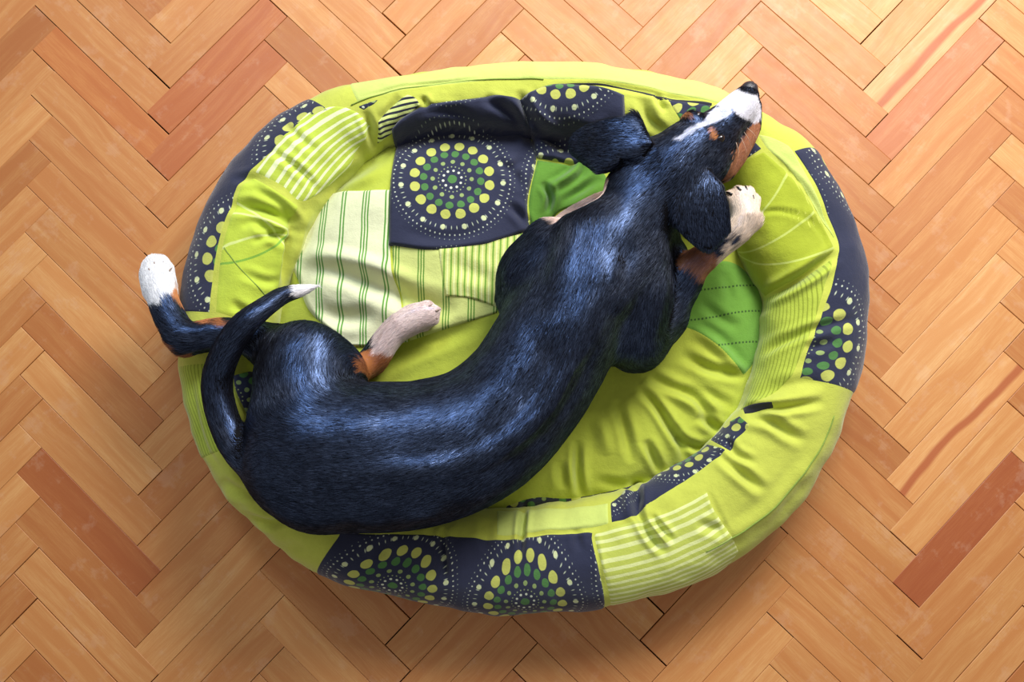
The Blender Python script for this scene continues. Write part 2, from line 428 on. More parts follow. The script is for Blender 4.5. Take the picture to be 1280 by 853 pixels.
for _ in range(2):       # light smoothing
    acc = np.zeros_like(DV); n = np.zeros(len(DV))
    for k in range(4):
        a, b = DQ[:, k], DQ[:, (k + 1) % 4]
        for d in range(3): acc[:, d] += np.bincount(a, DV[b, d], len(DV)) + np.bincount(b, DV[a, d], len(DV))
        n += np.bincount(a, minlength=len(DV)) + np.bincount(b, minlength=len(DV))
    DV = DV * .5 + .5 * acc / n[:, None]
print('dog verts', len(DV))
# the lowest point of the dog above each floor point (what presses into the bed)
ins = SDF < 0
LOW = np.where(ins.any(2), G0[2] + VOX * ins.argmax(2), 9.0)
def blur_min(A, k):
    B = A.copy()
    for _ in range(k):
        C = np.pad(B, 1, mode='edge')
        B = np.minimum.reduce([C[1:-1, 1:-1], C[:-2, 1:-1] + .0035, C[2:, 1:-1] + .0035, C[1:-1, :-2] + .0035, C[1:-1, 2:] + .0035])
    return B
LOWB = blur_min(LOW, 14)
for _ in range(4):
    C = np.pad(LOWB, 1, mode='edge'); LOWB = (C[1:-1, 1:-1] * 2 + C[:-2, 1:-1] + C[2:, 1:-1] + C[1:-1, :-2] + C[1:-1, 2:]) / 6
def dog_low(xy):
    q = (xy - G0[:2]) / VOX; i = np.round(q).astype(int)
    ok = (i[..., 0] >= 0) & (i[..., 1] >= 0) & (i[..., 0] < LOWB.shape[0]) & (i[..., 1] < LOWB.shape[1])
    i = np.clip(i, 0, np.array(LOWB.shape) - 1)
    return np.where(ok, LOWB[i[..., 0], i[..., 1]], 9.0)

# ------------------------------------------------------------------ bed geometry
PC = (655, 427)
OUTER = [(1077,375),(1071,440),(1056,500),(1036,560),(1002,622),(952,672),(882,718),(805,746),(752,755),(700,761),(640,763),(560,756),(480,737),(405,713),(350,677),(300,630),(262,568),(241,500),(232,450),(234,400),(240,350),(254,290),(288,222),(330,172),(385,132),(460,116),(520,103),(580,94),(640,91),(700,91),(780,96),(860,113),(930,138),(965,160),(1003,187),(1040,238),(1066,300)]
INNER = [(957,372),(957,410),(946,450),(922,515),(893,552),(850,585),(800,606),(750,620),(680,628),(600,640),(520,640),(440,620),(380,580),(345,540),(330,490),(330,440),(345,400),(360,350),(385,290),(430,225),(480,180),(530,165),(600,160),(680,165),(760,175),(830,190),(890,215),(915,260),(925,315)]
def polar_curve(pts, z):
    P = at(*np.array(pts, float).T, z)[:, :2]
    d = P - BC; a = np.arctan2(d[:, 1], d[:, 0]); r = np.linalg.norm(d, axis=1)
    o = np.argsort(a); a, r = a[o], r[o]
    A = np.r_[a - 2 * np.pi, a, a + 2 * np.pi]; R = np.r_[r, r, r]
    g = np.linspace(-np.pi, np.pi, 721)[:-1]
    v = np.interp(g, A, R)
    k = np.hanning(15); k /= k.sum()
    return np.convolve(np.r_[v[-20:], v, v[:20]], k, 'same')[20:-20]
BC = at(*PC, .05)[:2]
RO = polar_curve(OUTER, .048); RI = polar_curve(INNER, .075)
def tab(T, th):
    x = (th + np.pi) / (2 * np.pi) * 720
    i = np.floor(x).astype(int); f = x - i
    return T[i % 720] * (1 - f) + T[(i + 1) % 720] * f
ZC, BB = .058, .060
def bolster_pt(th, ph, off=0.0):
    ro, ri = tab(RO, th), tab(RI, th)
    a = (ro - ri) / 2; c = (ro + ri) / 2
    n = .85  # slightly boxy section
    cp, sp = np.cos(ph), np.sin(ph)
    x = np.sign(cp) * np.abs(cp) ** n * (a + off); z = ZC + np.sign(sp) * np.abs(sp) ** n * (BB + off)
    z = np.maximum(z, .001)
    r = c + x
    return np.stack([BC[0] + r * np.cos(th), BC[1] + r * np.sin(th), z], -1)
_t = np.linspace(-np.pi, np.pi, 1441)[:-1]
_p = np.radians(np.linspace(-14, 176, 160))
_T, _P = np.meshgrid(_t, _p, indexing='ij')
_S = bolster_pt(_T, _P); _X, _Y = proj(_S)
def px2param(pts):
    out = []
    for x, y in pts:
        d = (_X - x) ** 2 + (_Y - y) ** 2
        i, j = np.unravel_index(d.argmin(), d.shape)
        ph = _P[i, j]
        if d[i, j] > 6:
            ph = math.radians(-48) if j < 80 else math.radians(205)
        out.append((_T[i, j], ph))
    out = np.array(out)
    out[:, 0] = np.unwrap(out[:, 0])
    return out

# ---- creases: image polylines of folds, depth in mm (positive sinks), width in px
CREASES = []
def crease(pts, depth, width, taper=True): CREASES.append((np.array(pts, float), depth * .0020, width, taper))

for pts, dep, wd in [
 # pinched seams of the rim
 ([(950,376),(1000,348),(1046,316)], 8, 6), ([(949,267),(975,264),(1010,274),(1028,292),(1033,318)], 2.5, 3),
 ([(946,447),(976,429),(1022,410),(1072,398)], 3.5, 5), ([(1007,438),(1046,426)], 2.5, 5), ([(955,187),(1000,228),(1030,275),(1046,312)], 1.4, 3),
 ([(925,512),(970,511),(1030,502)], 5, 5), ([(930,520),(960,526),(985,541),(1006,553)], 5, 6), ([(899,568),(930,594),(957,616)], 5, 6),
 ([(798,640),(812,668),(832,692)], 6, 5), ([(811,642),(826,660),(842,678)], 4, 4), ([(797,598),(796,622),(797,652)], 7, 6),
 ([(905,548),(920,568),(944,580)], 4, 5), ([(940,500),(990,480),(1035,478)], 2, 7), ([(880,690),(950,648),(1004,590),(1032,545)], -2, 8), ([(870,655),(905,665)], 2.5, 6),
 ([(657,624),(653,660),(650,700)], 5, 4), ([(553,660),(555,700),(556,725)], 4.5, 4), ([(720,660),(724,690)], 2, 5), ([(610,650),(606,690)], 2, 7), ([(480,668),(474,700)], 2, 8),
 ([(302,644),(338,654),(370,642)], 4, 5), ([(275,600),(300,615),(330,618)], 3, 6), ([(340,690),(380,680)], 2, 8),
 ([(285,262),(319,260),(356,274),(376,296)], 7, 7), ([(319,240),(349,255),(373,279)], 4, 5), ([(300,285),(319,277),(352,298),(375,302)], 4.5, 6), ([(338,187),(379,217),(395,240)], 3.5, 4),
 ([(288,378),(310,392),(335,398)], 3.5, 5), ([(314,304),(345,292),(373,290)], 3, 4), ([(372,284),(360,318),(356,360)], 9, 5), ([(300,340),(330,352),(352,350)], 2.5, 5), ([(290,225),(330,222)], 2, 5),
 ([(350,150),(380,178),(400,190)], 2, 5), ([(455,138),(463,160),(470,186)], 5, 5), ([(500,120),(480,150)], 3, 5), ([(527,120),(534,134)], 4, 4), ([(820,118),(832,140)], 4, 4), ([(800,120),(812,150),(835,168)], 4, 6),
 ([(450,124),(520,106),(600,98)], 1.2, 2), ([(690,108),(760,108),(834,121),(890,131)], 2, 3), ([(240,470),(250,540),(275,590)], 1.6, 4), ([(320,470),(330,520)], 3, 6),
 ([(885,612),(900,645),(916,676)], 1.2, 3), ([(742,664),(748,700),(752,740)], 1.2, 3), ([(762,656),(720,664),(640,672)], 1.5, 3),
 # folds of the cushion cloth
 ([(378,342),(420,338),(470,355),(520,378),(575,390)], 7, 13), ([(373,326),(406,322),(465,336),(520,358)], -4, 9), ([(395,385),(430,398),(470,395)], 4, 9), ([(450,470),(520,436),(610,402)], 3, 9),
 ([(390,262),(372,300),(366,330)], -3, 7), ([(470,200),(430,225),(400,252)], 4, 7), ([(486,205),(450,228),(420,236)], -2, 6), ([(560,330),(600,345),(625,360)], 2, 9),
 ([(803,467),(839,484),(875,503),(897,545)], 6, 6), ([(820,470),(850,492),(880,520)], -3, 8), ([(850,442),(888,461),(933,472)], 5, 6), ([(872,375),(901,398),(925,410)], 2.5, 6), ([(865,411),(895,431),(931,470)], -4, 6),
 ([(796,484),(822,510),(849,556),(856,580)], 6, 5), ([(770,500),(783,543),(790,580)], 4, 6), ([(845,546),(872,560),(890,556)], 5, 5), ([(722,550),(722,590),(726,622)], 6, 5), ([(700,575),(704,612)], 3, 6),
 ([(807,550),(826,592)], 5, 5), ([(841,530),(862,572)], 4, 5), ([(870,520),(905,540)], 4, 5), ([(740,600),(780,606),(810,596)], 2, 6), ([(860,480),(900,500),(918,512)], 3, 6), ([(750,520),(760,570)], -3, 8), ([(905,340),(915,380)], 2, 6),
 # the dotted flap and the green fold
 ([(648,112),(663,149),(691,177),(713,195)], 7, 6), ([(602,123),(628,136),(650,155),(668,185)], 5, 6), ([(634,256),(650,270),(662,287)], 4, 5), ([(615,199),(640,218),(652,240)], 2.5, 6), ([(520,140),(560,140),(600,150)], 2.5, 6),
 ([(500,290),(560,300),(620,286)], 2, 8), ([(700,160),(740,170),(765,160)], 3, 7), ([(678,228),(688,247),(684,268)], 7, 4), ([(685,238),(716,218),(728,198)], -5, 5), ([(700,255),(730,236),(750,222)], 4, 5), ([(540,250),(580,262),(620,250)], -2, 12), ([(640,215),(655,200)], 2, 5),
]: crease(pts, dep, wd)

def crease_disp(X, Y):
    """height change (m) at image points, summed over all folds"""
    out = np.zeros(X.shape)
    for P, dep, wd, tp in CREASES:
        m = wd * 4
        sel = (X > P[:, 0].min() - m) & (X < P[:, 0].max() + m) & (Y > P[:, 1].min() - m) & (Y < P[:, 1].max() + m)
        if not sel.any(): continue
        x, y = X[sel], Y[sel]
        C = smooth_poly(P, max(8, len(P) * 6)); n = len(C)
        best = np.full(x.shape, 1e9); tt = np.zeros(x.shape)
        for i in range(n - 1):
            a, b = C[i], C[i + 1]; e = b - a; L2 = e @ e + 1e-9
            h = np.clip(((x - a[0]) * e[0] + (y - a[1]) * e[1]) / L2, 0, 1)
            d = np.hypot(x - a[0] - h * e[0], y - a[1] - h * e[1])
            k = d < best; best = np.where(k, d, best); tt = np.where(k, (i + h) / (n - 1), tt)
        env = np.sin(np.pi * np.clip(tt, .0, 1)) ** .85 if tp else np.minimum(1, np.minimum(tt, 1 - tt) * 12 + .4)
        u = best / wd
        out[sel] += env * (-dep * np.exp(-u ** 2) + .38 * dep * np.exp(-((u - 1.9) / .9) ** 2))
    return out

def bolster_surface(th, ph, off=0.0):
    P = bolster_pt(th, ph)
    e = 1e-3
    dt = bolster_pt(th + e, ph) - bolster_pt(th - e, ph); dp = bolster_pt(th, ph + e) - bolster_pt(th, ph - e)
    N = np.cross(dt, dp); N /= np.linalg.norm(N, axis=-1)[..., None] + 1e-12
    # outward: away from the tube centre
    c = np.stack([BC[0] + (tab(RO, th) + tab(RI, th)) / 2 * np.cos(th), BC[1] + (tab(RO, th) + tab(RI, th)) / 2 * np.sin(th), np.full(th.shape, ZC)], -1)
    s = np.sign(((P - c) * N).sum(-1)); N *= s[..., None]
    X, Y = proj(P)
    up = np.clip(N[..., 2] * 1.6, 0, 1)
    d = crease_disp(X, Y) * up
    # lumps of filling, and puckers running round the tube
    d += .0035 * noise(P, 16, 3) + .0016 * noise(P, 45, 4)
    q = np.stack([th * 22 + 1.5 * noise(P, 12, 8), ph * 1.3, 0 * th], -1)
    d += .0012 * noise(q, 1.0, 5) * (0.15 + 1.1 * np.clip(-np.cos(ph), 0, 1))
    P = P + N * (d + off)[..., None]
    low = dog_low(P[..., :2]) - .0025
    P[..., 2] = np.where(P[..., 2] > low, np.maximum(low, .004 + .2 * P[..., 2]), P[..., 2])
    P[..., 2] = np.maximum(P[..., 2], .0015)
    return P

# ---- cushion height field
HB_O, HB_S, HB_N = np.array([.05, -.95]), .003, (400, 330)
HB = np.zeros(HB_N)
def raster_bolster():
    t = np.linspace(-np.pi, np.pi, 1200)[:-1]; p = np.radians(np.linspace(-5, 190, 140))
    T, Pp = np.meshgrid(t, p, indexing='ij'); B = bolster_surface(T, Pp).reshape(-1, 3)
    i = np.round((B[:, :2] - HB_O) / HB_S).astype(int)
    ok = ((i >= 0) & (i < HB_N)).all(1); np.maximum.at(HB, (i[ok, 0], i[ok, 1]), B[ok, 2])
    H = HB.copy()
    for _ in range(2):
        C = np.pad(H, 1); H = np.maximum.reduce([C[1:-1, 1:-1], C[:-2, 1:-1], C[2:, 1:-1], C[1:-1, :-2], C[1:-1, 2:]])
    for _ in range(3):
        C = np.pad(H, 1); H = (C[1:-1, 1:-1] * 2 + C[:-2, 1:-1] + C[2:, 1:-1] + C[1:-1, :-2] + C[1:-1, 2:]) / 6
    HB[:] = H
def bolster_height(xy):
    q = (xy - HB_O) / HB_S; i = np.clip(np.floor(q).astype(int), 0, np.array(HB_N) - 2); f = np.clip(q - i, 0, 1)
    x, y, fx, fy = i[..., 0], i[..., 1], f[..., 0], f[..., 1]
    return HB[x, y] * (1 - fx) * (1 - fy) + HB[x + 1, y] * fx * (1 - fy) + HB[x, y + 1] * (1 - fx) * fy + HB[x + 1, y + 1] * fx * fy
def rim_frac(xy):
    d = xy - BC; th = np.arctan2(d[..., 1], d[..., 0])
    return np.linalg.norm(d, axis=-1) / tab(RI, th)
def cushion_height(xy):
    f = rim_frac(xy)
    h = .070 - .030 * np.clip((f - .80) / .26, 0, 1) ** 2
    b = at(500, 290, .08)[:2]
    h = h + .030 * np.exp(-(((xy[..., 0] - b[0]) / .16) ** 2 + ((xy[..., 1] - b[1]) / .12) ** 2) ** 1.5)
    h = h + .004 * noise2(xy, 11, 21) + .0022 * noise2(xy, 28, 22)
    return h
def cloth_height(xy, over_rim=False, off=0.0):
    h = cushion_height(xy)
    if over_rim:
        g = bolster_height(xy) + .003
        k = .02; t = np.clip(.5 + .5 * (g - h) / k, 0, 1); h = h * (1 - t) + g * t + k * t * (1 - t) * .5
    P = np.concatenate([xy, h[..., None]], -1); X, Y = proj(P)
    h = h + crease_disp(X, Y) + off
    low = dog_low(xy) - .003
    return np.where(h > low, np.maximum(low, .01), h)
def drape_xy(pts, over_rim=False):
    """image points to floor-plan points on the cloth"""
    pts = np.asarray(pts, float); z = np.full(len(pts), .09)
    for _ in range(10):
        P = at(pts[:, 0], pts[:, 1], z)
        h = cushion_height(P[:, :2])
        if over_rim: h = np.maximum(h, bolster_height(P[:, :2]))
        z = .6 * z + .4 * h
    return at(pts[:, 0], pts[:, 1], z)[:, :2]
def coons(A, B, C, D, nu, nv):
    """A: c0-c1 (top), B: c1-c2 (right), C: c3-c2 (bottom), D: c0-c3 (left)"""
    A, C = smooth_poly(A, nu), smooth_poly(C, nu); B, D = smooth_poly(B, nv), smooth_poly(D, nv)
    u = np.linspace(0, 1, nu)[:, None, None]; v = np.linspace(0, 1, nv)[None, :, None]
    return ((1 - v) * A[:, None] + v * C[:, None] + (1 - u) * D[None] + u * B[None]
            - ((1 - u) * (1 - v) * A[0] + u * (1 - v) * A[-1] + (1 - u) * v * D[-1] + u * v * C[-1]))
STEP = .0024
raster_bolster()
def finish_panel(name, P, off_map, uv, mat, parent):
    nu, nv = P.shape[:2]
    Q = grid_quads(nu, nv)
    # orient upwards
    a, b, c = P[nu // 2, nv // 2], P[nu // 2 - 1, nv // 2], P[nu // 2, nv // 2 - 1]
    if np.cross(b - a, c - a)[2] < 0: Q = Q[:, ::-1]
    return fast_mesh(name, P.reshape(-1, 3), Q, mat, parent, uv=uv.reshape(-1, 2))
def edge_map(nu, nv, w=2):
    i = np.minimum(np.arange(nu), np.arange(nu)[::-1])[:, None]; j = np.minimum(np.arange(nv), np.arange(nv)[::-1])[None]
    return np.clip(np.minimum(i, j) / w, 0, 1)
def xform(UV, org, ang, unit=1.0):
    d = UV - org; c, s = math.cos(math.radians(ang)), math.sin(math.radians(ang))
    return np.stack([(c * d[..., 0] + s * d[..., 1]), (-s * d[..., 0] + c * d[..., 1])], -1) / unit
_rm = float((RO + RI).mean() / 2)
def phys(prm): return np.stack([prm[..., 0] * _rm, prm[..., 1] * .062], -1)
def bolster_panel(name, A, B, C, D, mat, parent, org=None, ang=0, off=.0012):
    s = [px2param(x) for x in (A, B, C, D)]
    for k in range(1, 4):
        s[k][:, 0] += 2 * np.pi * np.round((s[0][0, 0] - s[k][:, 0].mean()) / (2 * np.pi))
    c0 = (s[0][0] + s[3][0]) / 2; c1 = (s[0][-1] + s[1][0]) / 2; c2 = (s[1][-1] + s[2][-1]) / 2; c3 = (s[2][0] + s[3][-1]) / 2
    s[0][0] = s[3][0] = c0; s[0][-1] = s[1][0] = c1; s[1][-1] = s[2][-1] = c2; s[2][0] = s[3][-1] = c3
    w = np.array([_rm, .062])
    ln = [np.linalg.norm(np.diff(x * w, axis=0), axis=1).sum() for x in s]
    nu = max(6, int(max(ln[0], ln[2]) / STEP)); nv = max(6, int(max(ln[1], ln[3]) / STEP))
    prm = coons(*s, nu, nv)
    o = (org_prm := px2param([org])[0]) if org else c0
    o = np.array(o, float); o[0] += 2 * np.pi * round((prm[..., 0].mean() - o[0]) / (2 * np.pi))
    E = edge_map(nu, nv)
    P = bolster_surface(prm[..., 0], prm[..., 1], off * (2 * E - 1.0) - .0002)
    return finish_panel(name, P, None, xform(phys(prm), phys(o), ang), mat, parent)
def cushion_panel(name, A, B, C, D, mat, parent, org=None, ang=0, off=.0012, over_rim=False, thick=.0):
    s = [drape_xy(x, over_rim) for x in (A, B, C, D)]
    c0 = (s[0][0] + s[3][0]) / 2; c1 = (s[0][-1] + s[1][0]) / 2; c2 = (s[1][-1] + s[2][-1]) / 2; c3 = (s[2][0] + s[3][-1]) / 2
    s[0][0] = s[3][0] = c0; s[0][-1] = s[1][0] = c1; s[1][-1] = s[2][-1] = c2; s[2][0] = s[3][-1] = c3
    ln = [np.linalg.norm(np.diff(x, axis=0), axis=1).sum() for x in s]
    nu = max(6, int(max(ln[0], ln[2]) / STEP)); nv = max(6, int(max(ln[1], ln[3]) / STEP))
    xy = coons(*s, nu, nv)
    E = edge_map(nu, nv)
    o = drape_xy([org or A[0]], over_rim)[0]
    z = cloth_height(xy, over_rim, 0.0)
    z = z + off * (2 * E - 1.0) + thick * np.minimum(edge_map(nu, nv, 2), 1)
    return finish_panel(name, np.concatenate([xy, z[..., None]], -1), None, xform(xy, o, ang), mat, parent)

# ------------------------------------------------------------------ fabrics
def fabric_base(m, c, rough=.85):
    tc = m.n('ShaderNodeTexCoord')
    b1 = m.noise(tc.outputs['Object'], 22, 3)
    b2 = m.noise(tc.outputs['Object'], 140, 3, .6)
    hs = m.n('ShaderNodeHueSaturation'); m.put(hs.inputs['Color'], c)
    m.put(hs.inputs['Value'], m.math('ADD', m.math('MULTIPLY_ADD', b1, .16, .92), m.math('MULTIPLY_ADD', b2, .14, -.07)))
    m.put(m.b.inputs['Base Color'], hs.outputs[0])
    m.b.inputs['Roughness'].default_value = rough
    m.b.inputs['Specular IOR Level'].default_value = .25
    m.b.inputs['Sheen Weight'].default_value = .3; m.b.inputs['Sheen Roughness'].default_value = .5
    weave = m.noise(tc.outputs['Object'], 700, 2, .5)
    crumple = m.noise(tc.outputs['Object'], 60, 4, .6)
    m.bump(m.math('ADD', m.math('MULTIPLY', weave, .25), crumple), .7, .0018)
    return m.m
def plain(name, rgb): 
    m = NT(name); return fabric_base(m, s2l(*rgb))
def uvxy(m):
    tc = m.n('ShaderNodeTexCoord'); sp = m.n('ShaderNodeSeparateXYZ'); m.put(sp.inputs[0], tc.outputs['UV'])
    return sp.outputs[0], sp.outputs[1]
def stripes(name, base, bands, period, wob=.0006):
    """bands: (centre, half width in metres, colour) across u, repeated every period"""
    m = NT(name); u, v = uvxy(m)
    tc = m.n('ShaderNodeTexCoord')
    u = m.math('ADD', u, m.math('MULTIPLY', m.math('SUBTRACT', m.noise(tc.outputs['UV'], 25, 1), .5), wob * 4))
    x = m.math('MULTIPLY', m.math('FRACT', m.math('DIVIDE', u, period)), period)
    c = s2l(*base)
    for ctr, hw, rgb in bands:
        c = m.mix(m.smooth(m.math('ABSOLUTE', m.math('SUBTRACT', x, ctr)), hw * .75, hw * 1.2), c, s2l(*rgb))
    return fabric_base(m, c)
NAVY = (38, 42, 66)
def medallion(name, tile=.178, green=(74, 122, 62), yellow=(186, 190, 92)):
    m = NT(name); u, v = uvxy(m)
    if tile:
        u = m.math('SUBTRACT', m.math('MULTIPLY', m.math('FRACT', m.math('DIVIDE', m.math('ADD', u, tile / 2), tile)), tile), tile / 2)
        v = m.math('SUBTRACT', m.math('MULTIPLY', m.math('FRACT', m.math('DIVIDE', m.math('ADD', v, tile / 2), tile)), tile), tile / 2)
    r = m.math('SQRT', m.math('ADD', m.math('MULTIPLY', u, u), m.math('MULTIPLY', v, v)))
    ang = m.math('DIVIDE', m.math('ARCTAN2', v, u), 2 * math.pi)
    cv = m.n('ShaderNodeCombineXYZ'); m.put(cv.inputs[0], u); m.put(cv.inputs[1], v)
    wob = m.math('MULTIPLY', m.math('SUBTRACT', m.noise(cv.outputs[0], 120, 1), .5), .0022)
    c = s2l(*NAVY)
    white = (214, 222, 196)
    rings = [(0, 1, .0062, .0062, green), (.0125, 10, .0017, .0017, white), (.0262, 12, .0030, .0030, (140, 160, 96)), (.0385, 16, .0052, .0050, green),
             (.0510, 16, .0068, .0066, yellow), (.0690, 15, .0031, .0036, (204, 212, 160)), (.0690, 60, .0006, .0022, (186, 196, 170)), (.0785, 74, .0009, .0011, (190, 198, 178)), (.0845, 80, .0006, .0007, (140, 150, 140)), (.0185, 22, .0009, .0009, (150, 165, 120))]
    for rad, n, hx, hy, rgb in rings:
        if rad == 0: d = m.math('SUBTRACT', m.math('ADD', r, wob), hx)
        else:
            k = m.math('SUBTRACT', m.math('FRACT', m.math('ADD', m.math('MULTIPLY', ang, float(n)), rad * 97 % 1)), .5)
            dx = m.math('DIVIDE', m.math('MULTIPLY', k, 2 * math.pi * rad / n), hx)
            dy = m.math('DIVIDE', m.math('SUBTRACT', r, rad), hy)
            dd = m.math('SQRT', m.math('ADD', m.math('MULTIPLY', dx, dx), m.math('MULTIPLY', dy, dy)))
            d = m.math('ADD', m.math('MULTIPLY', m.math('SUBTRACT', dd, 1.0), min(hx, hy)), m.math('MULTIPLY', wob, min(1, hx / .005)))
        c = m.mix(m.smooth(d, -.0004, .0004), c, s2l(*rgb))
    return fabric_base(m, c, .8)
def leaf_fabric(name, base, line, n=3, rad=.11, half=.0009, second=None):
    m = NT(name); u, v = uvxy(m)
    c = s2l(*base)
    def arc(cx, cy, R, rgb, c):
        d = m.math('SQRT', m.math('ADD', m.math('POWER', m.math('SUBTRACT', u, cx), 2.0), m.math('POWER', m.math('SUBTRACT', v, cy), 2.0)))
        return m.mix(m.math('MULTIPLY', m.smooth(m.math('ABSOLUTE', m.math('SUBTRACT', d, R)), half, half * 2), .75), c, s2l(*rgb))
    for i in range(n):
        c = arc(.02 + .05 * i, -.07 + .02 * i, rad + .006 * i, line, c)
    if second: c = arc(-.08, .03, rad, second, c)
    return fabric_base(m, c)
LIME = (190, 197, 78)
M_lime = plain('lime_cotton', LIME)
M_cush = plain('cushion_lime_cotton', (177, 188, 64))
M_pale = plain('pale_lime_cotton', (196, 210, 110))
M_green = plain('bright_green_cotton', (92, 138, 44))
M_black = plain('black_cotton', (34, 34, 44))
M_leaf = leaf_fabric('olive_leaf_cotton', (160, 172, 42), (196, 208, 110))
M_leaf2 = leaf_fabric('lime_leaf_cotton', (186, 204, 66), (222, 232, 150), second=(100, 160, 60))
M_navy = medallion('navy_medallion_cotton')
M_stripe_b = stripes('lime_ribbed_cotton', (186, 196, 84), [(.0040, .0018, (220, 226, 152))], .0082)
M_stripe_r = stripes('olive_ribbed_cotton', (176, 192, 66), [(.0024, .0008, (142, 156, 46))], .0052)
M_stripe_w = stripes('white_arc_cotton', (186, 204, 72), [(.004, .0018, (232, 238, 186))], .0098)
M_stripe_k = stripes('black_band_cotton', (216, 228, 140), [(.004, .0021, (34, 36, 54))], .0092)
M_cream = stripes('cream_striped_cotton', (226, 228, 186), [(.006, .0011, (92, 150, 60)), (.0105, .0011, (92, 150, 60)), (.0365, .0010, (92, 150, 60)), (.0405, .0010, (92, 150, 60)), (.0445, .0010, (92, 150, 60))], .062)
M_cream2 = stripes('fine_striped_cotton', (204, 212, 122), [(.003, .0012, (122, 164, 60)), (.0075, .0010, (226, 232, 160))], .0092)
M_cream3 = stripes('lime_triple_striped_cotton', (208, 216, 128), [(.004, .0009, (96, 142, 50)), (.0078, .0009, (96, 142, 50)), (.0116, .0009, (96, 142, 50))], .034)
def dash_green():
    m = NT('green_dashed_cotton'); u, v = uvxy(m)
    c = s2l(112, 162, 60)
    for off, amp in ((.022, .004), (.060, .006), (.10, .004)):
        vv = m.math('SUBTRACT', v, m.math('MULTIPLY_ADD', m.math('SINE', m.math('MULTIPLY', u, 30.0)), amp, -off))
        k = m.math('ABSOLUTE', m.math('SUBTRACT', m.math('FRACT', m.math('MULTIPLY', u, 200.0)), .5))
        msk = m.math('MULTIPLY', m.smooth(m.math('ABSOLUTE', vv), .0010, .0016), m.smooth(k, .22, .30))
        c = m.mix(m.math('MULTIPLY', msk, .8), c, s2l(34, 60, 30))
    return fabric_base(m, c)
M_dash = dash_green()

# ------------------------------------------------------------------ bed
bed = bpy.data.objects.new('dog_bed', None); bed.location = (BC[0], BC[1], 0); col.objects.link(bed)
tag(bed, 'oval lime and navy patchwork dog bed with a stuffed rim on the parquet', 'pet bed')
def setp(o, parent):
    o.parent = parent; o.matrix_parent_inverse = parent.matrix_world.inverted(); return o
bpy.context.view_layer.update()
NT_, NP_ = 1000, 120
T_, P_ = np.meshgrid(np.linspace(-np.pi, np.pi, NT_ + 1)[:-1], np.radians(np.linspace(-88, 225, NP_)), indexing='ij')
BV = bolster_surface(T_, P_)
Qb = grid_quads(NT_, NP_, True)
rim = fast_mesh('stuffed_rim', BV.reshape(-1, 3), Qb[:, ::-1], M_lime, None, uv=phys(np.stack([T_, P_], -1)).reshape(-1, 2)); setp(rim, bed)
# base cloth under the rim
th = np.linspace(-np.pi, np.pi, 97)[:-1]
c_ = (RO + RI) / 2
bv = np.array([(BC[0] + tab(c_, t) * math.cos(t), BC[1] + tab(c_, t) * math.sin(t)) for t in th])
V = np.vstack([np.c_[bv, np.full(96, .002)], np.c_[bv, np.full(96, .012)], [[BC[0], BC[1], .002], [BC[0], BC[1], .012]]])
me = bpy.data.meshes.new('base_cloth')
me.from_pydata([tuple(v) for v in V], [], [(i, (i + 1) % 96, 96 + (i + 1) % 96, 96 + i) for i in range(96)] + [(192, (i + 1) % 96, i) for i in range(96)] + [(193, 96 + i, 96 + (i + 1) % 96) for i in range(96)])
me.materials.append(M_cush); o = bpy.data.objects.new('base_cloth', me); col.objects.link(o); setp(o, bed)

# cushion lying in the bed: its own thing
NR, NTH = 150, 620
fr = np.linspace(0, 1, NR) ** .8 * 1.04
th = np.linspace(-np.pi, np.pi, NTH + 1)[:-1]
R_ = fr[None] * tab(RI, th)[:, None]
XY = np.stack([BC[0] + R_ * np.cos(th)[:, None], BC[1] + R_ * np.sin(th)[:, None]], -1)
Z = cloth_height(XY)
Z[:, -3:] = np.minimum(Z[:, -3:], np.array([.030, .022, .014])[None])
cush = fast_mesh('cushion', np.concatenate([XY, Z[..., None]], -1).reshape(-1, 3), grid_quads(NTH, NR, True), M_cush, None, uv=XY.reshape(-1, 2))
cush.data.polygons  # faces point up
tag(cush, 'loose patchwork cushion with striped and dotted panels inside the dog bed', 'cushion')
und = fast_mesh('cushion_underside', np.array([[BC[0] + tab(RI, t) * .98 * math.cos(t), BC[1] + tab(RI, t) * .98 * math.sin(t), .0135] for t in th[::10]] + [[BC[0], BC[1], .0135]]), np.array([[NTH // 10, (i + 1) % (NTH // 10), i] for i in range(NTH // 10)]), M_cush, cush)

BP = bolster_panel
def bp(*a, **k): return setp(BP(*a, **k), bed)
# olive leaf-print panel, navy edge band and ribbed panel on the right
bp('rim_panel', [(902,222),(930,201),(955,188)], [(955,188),(1000,228),(1030,275),(1047,314)], [(955,373),(1000,347),(1047,314)], [(902,222),(905,300),(922,335),(955,373)], M_leaf, None, org=(930,290), ang=20)
bp('edge_panel', [(988,187),(1012,182)], [(1012,182),(1052,236),(1084,305),(1090,370),(1084,440),(1066,506)], [(996,476),(1030,482),(1066,506)], [(988,187),(1015,225),(1037,275),(1048,308),(1040,340),(1025,390),(1006,440),(996,476)], M_navy, None, org=(1092,402), ang=10)
bp('rim_panel', [(955,374),(1000,348),(1044,320)], [(1044,320),(1037,345),(1024,390),(1004,440),(992,470)], [(924,516),(955,500),(992,470)], [(955,374),(957,410),(946,450),(924,516)], M_stripe_r, None, org=(955,374), ang=90)
bp('rim_panel', [(742,665),(790,650),(830,640),(885,612)], [(885,612),(900,645),(925,690)], [(753,775),(850,755),(925,690)], [(742,665),(748,700),(753,775)], M_stripe_b, None, org=(742,665), ang=90)
bp('rim_panel', [(425,661),(530,668),(640,672),(722,664),(742,664)], [(742,665),(748,700),(753,775)], [(398,722),(480,755),(560,775),(640,783),(753,775)], [(425,661),(408,690),(398,722)], M_navy, None, org=(656,752), ang=0)
